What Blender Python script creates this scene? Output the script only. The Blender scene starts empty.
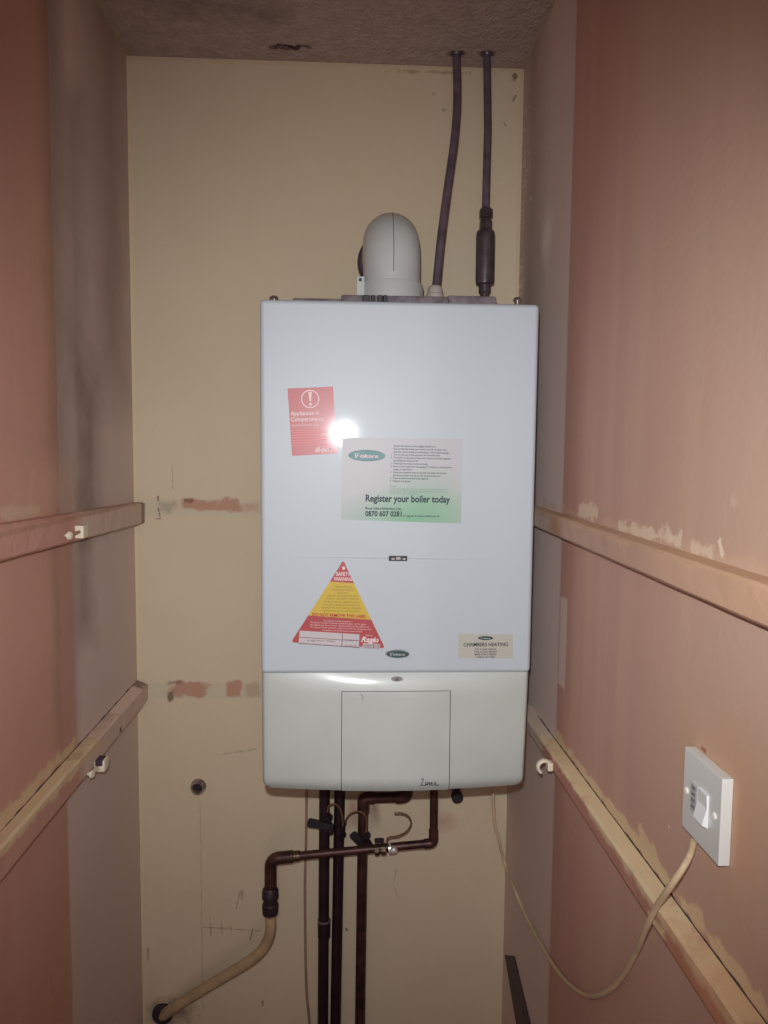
import bpy, bmesh, math, random
from mathutils import Vector, Matrix
random.seed(7)
PI = math.pi
H = 1.5                      # eye height; the closet floor is z = 0
XL, XR, D, CEIL = -0.4213, 0.3308, 1.48, H + 0.7358
YF = 1.093                   # boiler front plane
FR = -0.75                   # how far the closet side walls run towards the doorway
C = bpy.context.scene.collection

# ------------------------------------------------------------------ camera
FOC, PITCH, YAW, ROLL = 745.0, .0799, .0472, .0096
F_ = Vector((math.sin(YAW)*math.cos(PITCH), math.cos(YAW)*math.cos(PITCH), -math.sin(PITCH)))
R0 = Vector((math.cos(YAW), -math.sin(YAW), 0)); U0 = R0.cross(F_)
R_ = math.cos(ROLL)*R0 + math.sin(ROLL)*U0
U_ = -math.sin(ROLL)*R0 + math.cos(ROLL)*U0
EYE = Vector((0, 0, H))
cd = bpy.data.cameras.new('camera'); cam = bpy.data.objects.new('camera', cd); C.objects.link(cam)
cd.sensor_fit = 'VERTICAL'; cd.sensor_height = 36; cd.lens = FOC*36/1024; cd.clip_start = .01
m = Matrix((R_, U_, -F_)).transposed().to_4x4(); m.translation = EYE
cam.matrix_world = m
bpy.context.scene.camera = cam
def ray(x, y): return R_*((x-384)/FOC) - U_*((y-512)/FOC) + F_
def at(x, y, Y=YF): r = ray(x, y); return EYE + r*(Y/r.y)          # point of a wall-parallel plane
def atx(x, y, X): r = ray(x, y); return EYE + r*(X/r.x)            # point of a side-wall plane
PX = YF/FOC                                                        # one photo pixel on the boiler front

# ------------------------------------------------------------------ materials
def lin(c):
    return tuple(((v/255)/12.92 if v/255 <= .04045 else ((v/255+.055)/1.055)**2.4) for v in c) + (1,)
def mat(name, col, rough=.5, metal=0, coat=0, var=0, vscale=30, bump=0, bscale=80, spec=.5, col2=None, crough=.09):
    m = bpy.data.materials.new(name); m.use_nodes = True
    nt = m.node_tree; b = nt.nodes['Principled BSDF']
    b.inputs['Roughness'].default_value = rough; b.inputs['Metallic'].default_value = metal
    b.inputs['Coat Weight'].default_value = coat; b.inputs['Coat Roughness'].default_value = crough
    b.inputs['Specular IOR Level'].default_value = spec
    b.inputs['Base Color'].default_value = lin(col)
    g = nt.nodes.new('ShaderNodeNewGeometry')
    if var or col2:
        n = nt.nodes.new('ShaderNodeTexNoise'); n.inputs['Scale'].default_value = vscale; n.inputs['Detail'].default_value = 5
        nt.links.new(g.outputs['Position'], n.inputs['Vector'])
        r = nt.nodes.new('ShaderNodeValToRGB'); nt.links.new(n.outputs['Fac'], r.inputs['Fac'])
        r.color_ramp.elements[0].position = .36; r.color_ramp.elements[1].position = .64
        c2 = col2 or tuple(max(0, v*(1-var)) for v in col)
        r.color_ramp.elements[0].color = lin(c2); r.color_ramp.elements[1].color = lin(col)
        nt.links.new(r.outputs['Color'], b.inputs['Base Color'])
    if bump:
        n = nt.nodes.new('ShaderNodeTexNoise'); n.inputs['Scale'].default_value = bscale; n.inputs['Detail'].default_value = 4
        nt.links.new(g.outputs['Position'], n.inputs['Vector'])
        bp = nt.nodes.new('ShaderNodeBump'); bp.inputs['Strength'].default_value = bump; bp.inputs['Distance'].default_value = .002
        nt.links.new(n.outputs['Fac'], bp.inputs['Height']); nt.links.new(bp.outputs['Normal'], b.inputs['Normal'])
    return m

def P(cu, cv, hu, hv, col, e=.004, amp=.004, sc=60, rot=0, a=1, k='box'):
    """a ragged patch of another colour: stain, paint edge, bare brick, scratch, darker tone"""
    return dict(c=(cu, cv), h=(hu, hv), col=col, e=e, amp=amp, sc=sc, rot=rot, a=a, k=k)
def L(u0, v0, u1, v1, w, col, a=1, amp=.0014, e=.0011, sc=50):
    l = math.hypot(u1-u0, v1-v0)
    return P((u0+u1)/2, (v0+v1)/2, l/2, w/2, col, e, amp, sc, math.atan2(v1-v0, u1-u0), a)
def painted(name, base, base2, patches, axes, rough=.75, bump=.25, bscale=90, vscale=5, spec=.3, streak=None):
    m = bpy.data.materials.new(name); m.use_nodes = True
    nt = m.node_tree; N = nt.nodes; K = nt.links; b = N['Principled BSDF']
    b.inputs['Roughness'].default_value = rough; b.inputs['Specular IOR Level'].default_value = spec
    g = N.new('ShaderNodeNewGeometry'); s = N.new('ShaderNodeSeparateXYZ'); K.new(g.outputs['Position'], s.inputs[0])
    U, V = s.outputs[axes[0]], s.outputs[axes[1]]
    def M(op, a, b_=None, c=None, clamp=False):
        n = N.new('ShaderNodeMath'); n.operation = op; n.use_clamp = clamp
        for i, v in enumerate((a, b_, c)):
            if v is None: continue
            if isinstance(v, (int, float)): n.inputs[i].default_value = v
            else: K.new(v, n.inputs[i])
        return n.outputs[0]
    cache = {}
    def noise(sc):
        if sc not in cache:
            n = N.new('ShaderNodeTexNoise'); n.inputs['Scale'].default_value = sc; n.inputs['Detail'].default_value = 4
            n.inputs['Roughness'].default_value = .6
            K.new(g.outputs['Position'], n.inputs['Vector'])
            cache[sc] = M('MULTIPLY', M('SUBTRACT', n.outputs['Fac'], .5), 4)
        return cache[sc]
    def mix(fac, c1, col):
        x = N.new('ShaderNodeMix'); x.data_type = 'RGBA'
        K.new(fac, x.inputs['Factor'])
        if isinstance(c1, tuple): x.inputs['A'].default_value = lin(c1)
        else: K.new(c1, x.inputs['A'])
        x.inputs['B'].default_value = lin(col)
        return x.outputs['Result']
    cur = mix(M('ADD', M('MULTIPLY', noise(vscale), .45), .5, clamp=True), base, base2)
    if streak:                                            # vertical brush / drip streaks
        mp = N.new('ShaderNodeMapping'); K.new(g.outputs['Position'], mp.inputs['Vector'])
        mp.inputs['Scale'].default_value = (22, 22, 1.2)
        n = N.new('ShaderNodeTexNoise'); n.inputs['Scale'].default_value = 1; n.inputs['Detail'].default_value = 4
        K.new(mp.outputs['Vector'], n.inputs['Vector'])
        cur = mix(M('MULTIPLY', M('SUBTRACT', n.outputs['Fac'], .45), streak[1]*4, clamp=True), cur, streak[0])
    for p in patches:
        du = M('SUBTRACT', U, p['c'][0]); dv = M('SUBTRACT', V, p['c'][1])
        if p['rot']:
            c, si = math.cos(p['rot']), math.sin(p['rot'])
            u2 = M('ADD', M('MULTIPLY', du, c), M('MULTIPLY', dv, si))
            v2 = M('SUBTRACT', M('MULTIPLY', dv, c), M('MULTIPLY', du, si))
        else: u2, v2 = du, dv
        ex_ = {'ell': 2, 'sup': 4}.get(p['k'])
        if ex_ is None:
            d = M('MAXIMUM', M('SUBTRACT', M('ABSOLUTE', u2), p['h'][0]), M('SUBTRACT', M('ABSOLUTE', v2), p['h'][1]))
        else:
            mn = min(p['h'])
            q = M('POWER', M('ADD', M('POWER', M('ABSOLUTE', M('DIVIDE', u2, p['h'][0])), ex_), M('POWER', M('ABSOLUTE', M('DIVIDE', v2, p['h'][1])), ex_)), 1/ex_)
            d = M('MULTIPLY', M('SUBTRACT', q, 1), mn)
        if p['amp']: d = M('ADD', d, M('MULTIPLY', noise(p['sc']), p['amp']))
        f = M('MULTIPLY_ADD', d, -.5/p['e'], .5, clamp=True)
        if p['a'] != 1: f = M('MULTIPLY', f, p['a'])
        cur = mix(f, cur, p['col'])
    K.new(cur, b.inputs['Base Color'])
    n = N.new('ShaderNodeTexNoise'); n.inputs['Scale'].default_value = bscale; n.inputs['Detail'].default_value = 5
    K.new(g.outputs['Position'], n.inputs['Vector'])
    bp = N.new('ShaderNodeBump'); bp.inputs['Strength'].default_value = bump; bp.inputs['Distance'].default_value = .003 if bump < .9 else .006
    K.new(n.outputs['Fac'], bp.inputs['Height']); K.new(bp.outputs['Normal'], b.inputs['Normal'])
    return m

# ------------------------------------------------------------------ mesh helpers
def obj(name, bm, m, parent=None, smooth=False, label=None, world=True, weighted=False):
    me = bpy.data.meshes.new(name)
    bmesh.ops.recalc_face_normals(bm, faces=bm.faces[:])
    bm.to_mesh(me); bm.free()
    if m: me.materials.append(m)
    if smooth:
        for p in me.polygons: p.use_smooth = True
        me.set_sharp_from_angle(angle=math.radians(38))
    o = bpy.data.objects.new(name, me); C.objects.link(o)
    if parent is not None:
        o.parent = parent
        if world:
            inv = root_matrix(parent).inverted()
            me.transform(inv)
    if weighted:
        w = o.modifiers.new('weighted_normal', 'WEIGHTED_NORMAL'); w.keep_sharp = True; w.weight = 100
    if label: o['label'] = label
    return o
def root_matrix(o):
    mtx = Matrix.Identity(4)
    while o is not None:
        mtx = Matrix.Translation(o.location) @ mtx
        o = o.parent
    return mtx
def thing(name, label, cat, loc=(0, 0, 0), group=None):
    o = bpy.data.objects.new(name, None); C.objects.link(o); o.location = loc
    o.empty_display_size = .05
    o['label'] = label; o['category'] = cat
    if group: o['group'] = group
    return o
def tag(o, label, cat, group=None):
    o['label'] = label; o['category'] = cat
    if group: o['group'] = group
    return o
def struct(o): o['kind'] = 'structure'; return o

def add_box(bm, lo, hi, bev=0, seg=3):
    lo, hi = Vector(lo), Vector(hi); s = hi-lo
    t = bmesh.new(); bmesh.ops.create_cube(t, size=1)
    for v in t.verts: v.co = Vector((v.co.x*s.x, v.co.y*s.y, v.co.z*s.z)) + (lo+hi)/2
    if bev: bmesh.ops.bevel(t, geom=t.edges[:], offset=bev, segments=seg, profile=.5, affect='EDGES')
    join(bm, t)
def join(bm, t, mtx=None):
    me = bpy.data.meshes.new('tmp'); t.to_mesh(me); t.free()
    if mtx is not None: me.transform(mtx)
    bm.from_mesh(me); bpy.data.meshes.remove(me)
def smooth_path(pts, n=8):
    pts = [Vector(p) for p in pts]; out = []
    for i in range(len(pts)-1):
        p0 = pts[i-1] if i else pts[i]*2-pts[i+1]; p1, p2 = pts[i], pts[i+1]
        p3 = pts[i+2] if i+2 < len(pts) else pts[i+1]*2-pts[i]
        for k in range(n):
            t = k/n
            out.append(.5*((2*p1)+(p2-p0)*t+(2*p0-5*p1+4*p2-p3)*t*t+(3*p1-p0-3*p2+p3)*t**3))
    out.append(pts[-1]); return out
def round_path(pts, r, n=8):
    """straight runs with rounded corners of radius r"""
    pts = [Vector(p) for p in pts]; out = [pts[0]]
    for i in range(1, len(pts)-1):
        a, b_, c = pts[i-1], pts[i], pts[i+1]
        d1, d2 = (a-b_).normalized(), (c-b_).normalized()
        rr = min(r, (a-b_).length*.49, (c-b_).length*.49)
        A, B = b_+d1*rr, b_+d2*rr
        for k in range(n+1):
            t = k/n; out.append((1-t)**2*A + 2*t*(1-t)*b_ + t*t*B)
    out.append(pts[-1]); return out
def add_tube(bm, pts, r, n=16, cap=True):
    pts = [Vector(p) for p in pts]
    rs = r if isinstance(r, (list, tuple)) else [r]*len(pts)
    t0 = (pts[1]-pts[0]).normalized()
    a = Vector((0, 0, 1)) if abs(t0.z) < .9 else Vector((1, 0, 0))
    nrm = t0.cross(a).normalized(); rings = []
    for i, p in enumerate(pts):
        t = (pts[min(i+1, len(pts)-1)]-pts[max(i-1, 0)]).normalized()
        nrm = (nrm - t*nrm.dot(t)).normalized(); bn = t.cross(nrm)
        rings.append([bm.verts.new(p + rs[i]*(math.cos(2*PI*k/n)*nrm + math.sin(2*PI*k/n)*bn)) for k in range(n)])
    for i in range(len(rings)-1):
        for k in range(n):
            bm.faces.new((rings[i][k], rings[i][(k+1) % n], rings[i+1][(k+1) % n], rings[i+1][k]))
    if cap:
        bm.faces.new(rings[0][::-1]); bm.faces.new(rings[-1])
def add_lathe(bm, p0, axis, prof, n=24):
    """profile [(distance along axis, radius)] turned about the axis through p0"""
    p0 = Vector(p0); ax = Vector(axis).normalized()
    a = Vector((0, 0, 1)) if abs(ax.z) < .9 else Vector((1, 0, 0))
    u = ax.cross(a).normalized(); v = ax.cross(u); rings = []
    for d, r in prof:
        r = max(r, .00005)
        rings.append([bm.verts.new(p0 + ax*d + r*(math.cos(2*PI*k/n)*u + math.sin(2*PI*k/n)*v)) for k in range(n)])
    for i in range(len(rings)-1):
        for k in range(n):
            bm.faces.new((rings[i][k], rings[i][(k+1) % n], rings[i+1][(k+1) % n], rings[i+1][k]))
    bm.faces.new(rings[0][::-1]); bm.faces.new(rings[-1])
def add_prism(bm, poly, off):
    """polygon of world points extruded by the vector off"""
    off = Vector(off)
    a = [bm.verts.new(Vector(p)) for p in poly]; b_ = [bm.verts.new(Vector(p)+off) for p in poly]
    n = len(poly); bm.faces.new(a); bm.faces.new(b_[::-1])
    for i in range(n): bm.faces.new((a[i], b_[i], b_[(i+1) % n], a[(i+1) % n]))

# ------------------------------------------------------------------ setting materials
CREAM, CREAM2 = (215, 200, 173), (208, 192, 162)
BRICK, GREYP, DARK = (188, 146, 122), (200, 190, 168), (70, 52, 48)
zz = lambda z: H+z
def bw(x, y): p = at(x, y, D); return p.x, p.z
def Lb(x0, y0, x1, y1, w, col, **k): a = bw(x0, y0); b = bw(x1, y1); return L(a[0], a[1], b[0], b[1], w, col, **k)
def Pb(x, y, hw, hh, col, **k): k.setdefault('k', 'sup'); a = bw(x, y); return P(a[0], a[1], hw*D/FOC, hh*D/FOC, col, **k)
back_p = [
    # ghost of the removed shelf battens: filler, then bare brick
    P((XL-.1)/2-.02, zz(-.113), .145, .017, GREYP, e=.003, amp=.003, sc=40, a=.55),
    P((XL-.1)/2-.02, zz(-.481), .145, .017, GREYP, e=.003, amp=.003, sc=40, a=.6),
    Pb(201, 505, 26, 5.5, BRICK, e=.0025, amp=.0065, sc=38), Pb(228, 504, 12, 5.5, BRICK, e=.0025, amp=.0065, sc=38),
    Pb(252, 508, 7, 4, BRICK, e=.004, amp=.006, sc=50, a=.55),
    Pb(166, 507, 7, 5, (158, 148, 128), e=.004, amp=.004, sc=50, a=.6),
    Pb(191, 690, 19, 7, BRICK, e=.0025, amp=.0065, sc=38), Pb(234, 689, 7.5, 7.5, BRICK, e=.0025, amp=.0075, sc=38),
    Pb(252, 690, 8, 7, (176, 140, 116), e=.004, amp=.006, sc=50, a=.5),
    Pb(176, 682.5, 8, 2.0, (140, 100, 82), e=.002, amp=.004, sc=60, a=.8), Pb(171, 695.5, 3.2, 5, (118, 98, 82), e=.0015, amp=.004, sc=70, a=.9),
    Pb(191, 501, 5, 2.4, (132, 92, 76), e=.0015, amp=.004, sc=80, a=.8),
    Lb(158, 496, 158, 501, .003, DARK, a=.7), Lb(158, 508, 160, 516, .003, DARK, a=.7), Lb(156, 519, 161, 518, .002, DARK, a=.6),
    # pencil tallies, cracks, knocks
    Lb(203, 927, 262, 931, .0016, DARK, a=.5), Lb(210, 918, 211, 936, .0016, DARK, a=.6), Lb(221, 921, 222, 934, .0015, DARK, a=.55),
    Lb(231, 926, 232, 936, .0015, DARK, a=.5), Lb(253, 928, 250, 940, .0022, DARK, a=.65),
    Lb(240, 892, 236, 909, .0022, (120, 92, 70), a=.6), Pb(242, 894, 1.6, 3.5, DARK, e=.002, amp=.003, a=.45),
    Lb(200, 800, 203, 1010, .002, (140, 120, 96), a=.35), Lb(215, 755, 258, 749, .0025, (140, 122, 100), a=.4, amp=.003),
    Lb(397, 868, 393, 884, .002, DARK, a=.35), Lb(393, 884, 399, 900, .002, DARK, a=.25),
    Lb(262, 1001, 263, 1006, .003, DARK, a=.8), Lb(346, 928, 347, 931, .003, DARK, a=.8), Lb(148, 948, 148, 960, .0025, DARK, a=.6),
    Lb(172, 465, 173, 489, .0016, DARK, a=.45),
    Pb(432, 72, 26, 1, (170, 152, 124), e=.002), Pb(515, 76, 2.0, 3.0, DARK, e=.002, amp=.004, sc=90, a=.75), Lb(516, 95, 513, 101, .003, DARK, a=.65),
    Lb(504, 122, 506, 126, .003, DARK, a=.5), Pb(443, 110, 2, 1.5, DARK, e=.002, a=.4), Pb(434, 94, 1.5, 1.5, DARK, e=.002, a=.3),
    Pb(353, 810, 4.5, 13, (150, 92, 72), e=.008, amp=.004, sc=40, a=.55), Pb(374, 806, 4, 14, (110, 74, 66), e=.008, amp=.004, sc=40, a=.6),
    Pb(443, 822, 9, 7, (176, 112, 96), e=.012, amp=.004, sc=40, a=.5),
    Pb(198, 794, 11, 10, (214, 196, 160), e=.01, amp=.004, sc=40, a=.5, k='ell'),
    Pb(170, 1012, 20, 11, (92, 70, 62), e=.014, amp=.012, sc=50, a=.75, k='ell'),
    # brush beads at the corners
    P(XL+.002, zz(0), .0035, 1.5, (216, 200, 164), e=.0015, amp=.001), P((XL+XR)/2, CEIL-.002, .4, .0045, (206, 190, 158), e=.003, amp=.002),
    P(XR-.004, zz(.4), .0035, .6, (206, 190, 158), e=.003, amp=.001),
]
M_back = painted('cream_plaster', CREAM, CREAM2, back_p, 'XZ', bump=.22, vscale=4)
MAUVE, MAUVE2 = (220, 199, 190), (212, 190, 178)
ROSE, ROSE2, TAN = (200, 158, 144), (192, 148, 136), (192, 170, 144)
FLAKE = (222, 200, 160)
def rw(x, y, X=XR): p = atx(x, y, X); return p.y, p.z
def Lr(x0, y0, x1, y1, w, col, X=XR, **k): a = rw(x0, y0, X); b = rw(x1, y1, X); return L(a[0], a[1], b[0], b[1], w, col, **k)
def Pr(x, y, hu, hv, col, X=XR, **k): a = rw(x, y, X); return P(a[0], a[1], hu, hv, col, **k)
side_z = dict(e=.0025, amp=.0025, sc=25)
right_p = [
    P(.42, zz(0), .33, 2, TAN, e=.30, amp=.05, sc=4, a=.75),
    P(1.34, zz(0), .205, 1.6, MAUVE, e=.0025, amp=.0035, sc=14),
    P(1.122, zz(-.29), .024, .07, MAUVE, e=.0025, amp=.003, sc=30),
    P(1.40, zz(.3), .07, .6, (122, 98, 92), e=.06, amp=.03, sc=10, a=.45),  # darkens the wall softly up along the back corner
    Pr(547, 237, .028, .034, (240, 230, 218), e=.022, amp=.010, sc=40, a=.9, k='ell'),
    P(1.136, zz(0), .004, 1.6, (180, 126, 112), e=.004, amp=.003, sc=14, a=.4),
    Lr(600, 880, 597, 1020, .003, (190, 150, 128), a=.4),
    
    Lr(575, 830, 576, 834, .006, (214, 190, 160), a=.6), Lr(668, 826, 670, 828, .003, (230, 214, 190), a=.9),
    # flaked paint above the upper batten
    Lr(543, 503, 768, 573, .010, (206, 176, 150), a=.5, amp=.01, e=.004, sc=22),
    Lr(578, 508, 598, 514, .020, (224, 204, 178), a=.8, amp=.009, e=.002, sc=50), Lr(618, 526, 680, 541, .012, (224, 204, 178), a=.8, amp=.009, e=.002, sc=45),
    Lr(666, 524, 672, 540, .008, (224, 204, 178), a=.8, amp=.004, e=.002, sc=60), Lr(692, 548, 712, 553, .010, (224, 204, 178), a=.7, amp=.007, e=.002, sc=50),
    Lr(719, 540, 723, 556, .006, (230, 212, 188), a=.85, amp=.003, e=.001, sc=60), Lr(732, 498, 735, 505, .006, (230, 212, 188), a=.4, amp=.003, e=.003),
    # flaked paint above the lower batten
    Lr(556, 736, 768, 1014, .012, FLAKE, a=.85, amp=.012, e=.002, sc=28),
    Lr(640, 835, 672, 888, .016, FLAKE, a=.85, amp=.012, e=.002, sc=30),
    # filler round the fused switch
    Pr(712, 765, .05, .03, (206, 164, 126), e=.03, amp=.01, sc=30, a=.5, k='ell'),
    Pr(742, 830, .03, .06, (204, 156, 116), e=.03, amp=.01, sc=30, a=.5, k='ell'),
    Lr(701, 747, 706, 752, .004, (150, 84, 60), a=.8),
]
for i in range(30):                                       # blistered paint near the top corner
    z = random.uniform(.30, .70); y = 1.478-abs(random.gauss(0, .03)); q = random.uniform(.6, 1.3)
    right_p.append(P(y, zz(z), .0075*q, .0026*q, (226, 214, 212), e=.0012, amp=.0006, sc=120, a=.8, k='ell'))
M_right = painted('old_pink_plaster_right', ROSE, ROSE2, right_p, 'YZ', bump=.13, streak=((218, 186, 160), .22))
def lw(x, y, X=XL): p = atx(x, y, X); return p.y, p.z
def Ll(x0, y0, x1, y1, w, col, X=XL, **k): a = lw(x0, y0, X); b = lw(x1, y1, X); return L(a[0], a[1], b[0], b[1], w, col, **k)
left_p = [
    P(1.31, zz(.2), .205, 1.9, MAUVE, e=.004, amp=.004, sc=12),
    P(1.145, zz(-.62), .028, .5, MAUVE, e=.003, amp=.003, sc=20),
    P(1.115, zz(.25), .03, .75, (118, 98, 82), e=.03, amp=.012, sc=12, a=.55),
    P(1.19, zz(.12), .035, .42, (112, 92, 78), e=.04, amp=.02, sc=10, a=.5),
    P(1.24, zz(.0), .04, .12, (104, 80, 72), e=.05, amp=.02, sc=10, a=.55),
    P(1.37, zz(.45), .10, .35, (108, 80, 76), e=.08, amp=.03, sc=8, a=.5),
    P(1.12, zz(-.31), .03, .20, (200, 152, 136), e=.006, amp=.006, sc=14, a=.85),
    Ll(68, 545, 72, 640, .010, (186, 150, 128), a=.45, amp=.003, e=.006),
    P(1.05, zz(-.055), .10, .03, (214, 176, 152), e=.03, amp=.02, sc=30, a=.5),
    Ll(0, 517, 40, 509, .014, (220, 194, 166), a=.7, amp=.010, e=.004, sc=30),
    Ll(30, 500, 33, 470, .006, (222, 184, 162), a=.5, amp=.004, e=.004), Ll(45, 490, 47, 465, .006, (222, 184, 162), a=.4, amp=.004, e=.004),
    Ll(0, 822, 76, 742, .020, FLAKE, a=.8, amp=.014, e=.003, sc=30),
    Ll(99, 345, 100, 355, .002, (220, 200, 180), a=.8), Ll(122, 412, 123, 438, .0018, (210, 190, 170), a=.6),
    Ll(15, 376, 16, 386, .002, (210, 180, 160), a=.6), Ll(66, 900, 67, 915, .003, (180, 140, 120), a=.5), Ll(51, 975, 52, 995, .003, (180, 140, 120), a=.4),
]
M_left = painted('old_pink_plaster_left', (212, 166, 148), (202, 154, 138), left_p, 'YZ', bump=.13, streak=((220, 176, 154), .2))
ceil_p = [
    P(-.122, 1.431, .026, .007, (58, 44, 44), e=.003, amp=.008, sc=70), P(-.088, 1.425, .012, .004, (70, 54, 50), e=.003, amp=.006, sc=80, a=.8),
    P(-.115, 1.438, .016, .004, (170, 150, 140), e=.002, amp=.006, sc=80, a=.6),
    P(-.15, 1.33, .035, .03, (92, 76, 76), e=.03, amp=.02, sc=20, a=.5, k='ell'), P(-.26, 1.30, .05, .035, (96, 80, 76), e=.04, amp=.02, sc=20, a=.5, k='ell'),
    P(.193, 1.434, .014, .012, (86, 66, 64), e=.004, amp=.006, sc=60, k='ell'), P(.250, 1.430, .013, .011, (86, 66, 64), e=.004, amp=.006, sc=60, k='ell'),
    P(XL, 1.0, .012, .6, (176, 158, 136), e=.006, amp=.003, a=.8), P(XR, 1.0, .008, .6, (176, 158, 136), e=.006, amp=.003, a=.8),
]
M_ceil = painted('textured_ceiling', (190, 172, 164), (164, 146, 142), ceil_p, 'XY', bump=1.0, bscale=110, vscale=34)
M_floor = mat('bare_boards', (120, 96, 72), .8, var=.3, vscale=12, bump=.3)

# ------------------------------------------------------------------ setting
def wallbox(name, lo, hi, m):
    bm = bmesh.new(); add_box(bm, lo, hi); return struct(obj(name, bm, m))
wallbox('wall_back', (XL-.1, D, 0), (XR+.1, D+.1, CEIL), M_back)
wallbox('wall_left', (XL-.1, FR, 0), (XL, D, CEIL), M_left)
wallbox('wall_right', (XR, FR, 0), (XR+.1, D, CEIL), M_right)
wallbox('ceiling', (XL-.1, FR, CEIL), (XR+.1, D+.1, CEIL+.08), M_ceil)
wallbox('floor', (XL-.1, FR, -.05), (XR+.1, D+.1, 0), M_floor)

# shelf battens left on the side walls
def edge(X, pa, pb):                                      # height of an edge as a straight line in y
    A, B = atx(pa[0], pa[1], X), atx(pb[0], pb[1], X); k = (B.z-A.z)/(B.y-A.y)
    return lambda y: A.z+k*(y-A.y)
def batten(side, wt, ft, fb, y0, m, label, seed):
    random.seed(seed)
    bm = bmesh.new(); n = 70
    X = XL if side < 0 else XR; t = .021*(-side); y1 = D-.001
    rings = []
    for i in range(n+1):
        y = y0+(y1-y0)*i/n; ta, tf, b_ = wt(y), ft(y), fb(y)
        prof = [(0, b_), (.86, b_), (1, b_+.003), (1, tf-.003), (.84, tf), (0, ta)]
        j = [0]+[random.uniform(-1, 1) for _ in range(4)]+[0]
        rings.append([bm.verts.new((X+t*(a+(.03*j[q] if a else 0)), y, z+.0006*j[q])) for q, (a, z) in enumerate(prof)])
    for i in range(n):
        for q in range(6): bm.faces.new((rings[i][q], rings[i][(q+1) % 6], rings[i+1][(q+1) % 6], rings[i+1][q]))
    bm.faces.new(rings[0]); bm.faces.new(rings[-1][::-1])
    return tag(obj('shelf_batten', bm, m), label, 'batten')
XLb, XRb = XL+.021, XR-.021
crack = (84, 58, 48)
m_bl1 = painted('batten_paint_left_upper', (212, 164, 148), (204, 154, 138), [
    P(1.31, zz(-.12), .19, .2, (220, 196, 180), e=.02, amp=.01, sc=20), P(1.0, zz(-.099), .5, .0035, (176, 138, 112), e=.002, amp=.003, a=.6),
    P(1.465, zz(-.12), .01, .1, (112, 88, 80), e=.006, amp=.004, a=.7)], 'YZ', bump=.35)
m_bl2 = painted('batten_paint_left_lower', (208, 160, 142), (198, 150, 134), [
    P(1.31, zz(-.48), .20, .2, (220, 196, 180), e=.02, amp=.01, sc=20), P(.75, zz(-.462), .44, .012, FLAKE, e=.003, amp=.010, sc=24, a=.9),
    P(1.20, zz(-.459), .10, .004, (176, 148, 122), e=.003, amp=.004, sc=40, a=.7),
    P(1.465, zz(-.455), .02, .012, (104, 86, 76), e=.006, amp=.004, a=.8),
    P(1.30, zz(-.492), .005, .004, (84, 62, 54), e=.002, amp=.002, a=.9)], 'YZ', bump=.2)
m_br1 = painted('batten_paint_right_upper', (196, 164, 144), (188, 154, 136), [
    P(1.34, zz(-.11), .2, .2, (206, 184, 170), e=.01, amp=.006, sc=20), P(1.10, zz(-.11), .02, .03, (196, 160, 130), e=.012, amp=.008, sc=30, a=.6),
    P(.8, zz(-.093), .45, .006, (200, 168, 136), e=.003, amp=.008, sc=30, a=.7), P(.42, zz(-.11), .25, .1, (204, 164, 128), e=.2, amp=.03, sc=8, a=.7)], 'YZ', bump=.12)
m_br2 = painted('batten_paint_right_lower', (192, 142, 126), (182, 132, 116), [
    P(1.34, zz(-.48), .2, .2, (206, 186, 168), e=.01, amp=.006, sc=20),
    P(.66, zz(-.4505), .50, .0075, FLAKE, e=.003, amp=.007, sc=24, a=.95), P(.62, zz(-.475), .04, .02, (190, 130, 96), e=.02, amp=.01, a=.5),
    P(.70, zz(-.47), .02, .006, (222, 200, 152), e=.003, amp=.006, sc=40), P(.62, zz(-.482), .03, .003, (90, 60, 46), e=.002, amp=.003, sc=60, a=.8),
    P(.38, zz(-.47), .2, .03, (206, 146, 96), e=.1, amp=.02, a=.6)], 'YZ', bump=.2)
e_ = edge(XLb, (0, 526), (146, 502))
bl1 = batten(-1, e_, e_, edge(XLb, (0, 562), (146, 523)), FR, m_bl1, 'upper painted wooden shelf batten on left wall, holding white cable clip', 1)
w_bl2 = edge(XL, (0, 832), (137, 680))
bl2 = batten(-1, w_bl2, edge(XLb, (0, 849), (147, 684)), edge(XLb, (0, 884), (147, 702)), FR, m_bl2, 'lower painted wooden shelf batten on left wall with flaking cream edge', 2)
e_ = edge(XR, (536, 505), (768, 577))
br1 = batten(1, e_, lambda y, e_=e_: e_(y)-.001, edge(XRb, (534.5, 527), (768, 630)), FR, m_br1, 'upper painted shelf batten on right wall with flaked plaster above', 3)
w_br2 = edge(XR, (530, 705), (765, 1020))
br2 = batten(1, w_br2, lambda y: w_br2(y)-.002, edge(XRb, (528, 733), (655, 930)), FR, m_br2, 'lower shelf batten on right wall, flaking yellowish edge, crossed by cable', 4)
# cracks where batten meets plaster
M_crack = mat('crack', (78, 52, 44), .9)
def crackline(parent, X, z, y0, y1, w, seed):
    random.seed(seed); bm = bmesh.new(); sgn = 1 if X < 0 else -1; n = int((y1-y0)/.012)
    up_ = [(X+sgn*.0001, y0+(y1-y0)*k/n, z(y0+(y1-y0)*k/n)+w*max(.06, random.uniform(-.6, 1.0))) for k in range(n+1)]
    dn_ = [(X+sgn*.0001, y0+(y1-y0)*k/n, z(y0+(y1-y0)*k/n)-.0005) for k in range(n+1)]
    for k in range(n): add_prism(bm, [dn_[k], dn_[k+1], up_[k+1], up_[k]], (sgn*.0012, 0, 0))
    bmesh.ops.remove_doubles(bm, verts=bm.verts[:], dist=1e-6)
    obj('crack', bm, M_crack, parent, label='dark crack along the top of the batten')
crackline(br2, XR, w_br2, .35, 1.25, .0017, 5)
crackline(bl2, XL, w_bl2, .55, 1.45, .002, 6)
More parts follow.
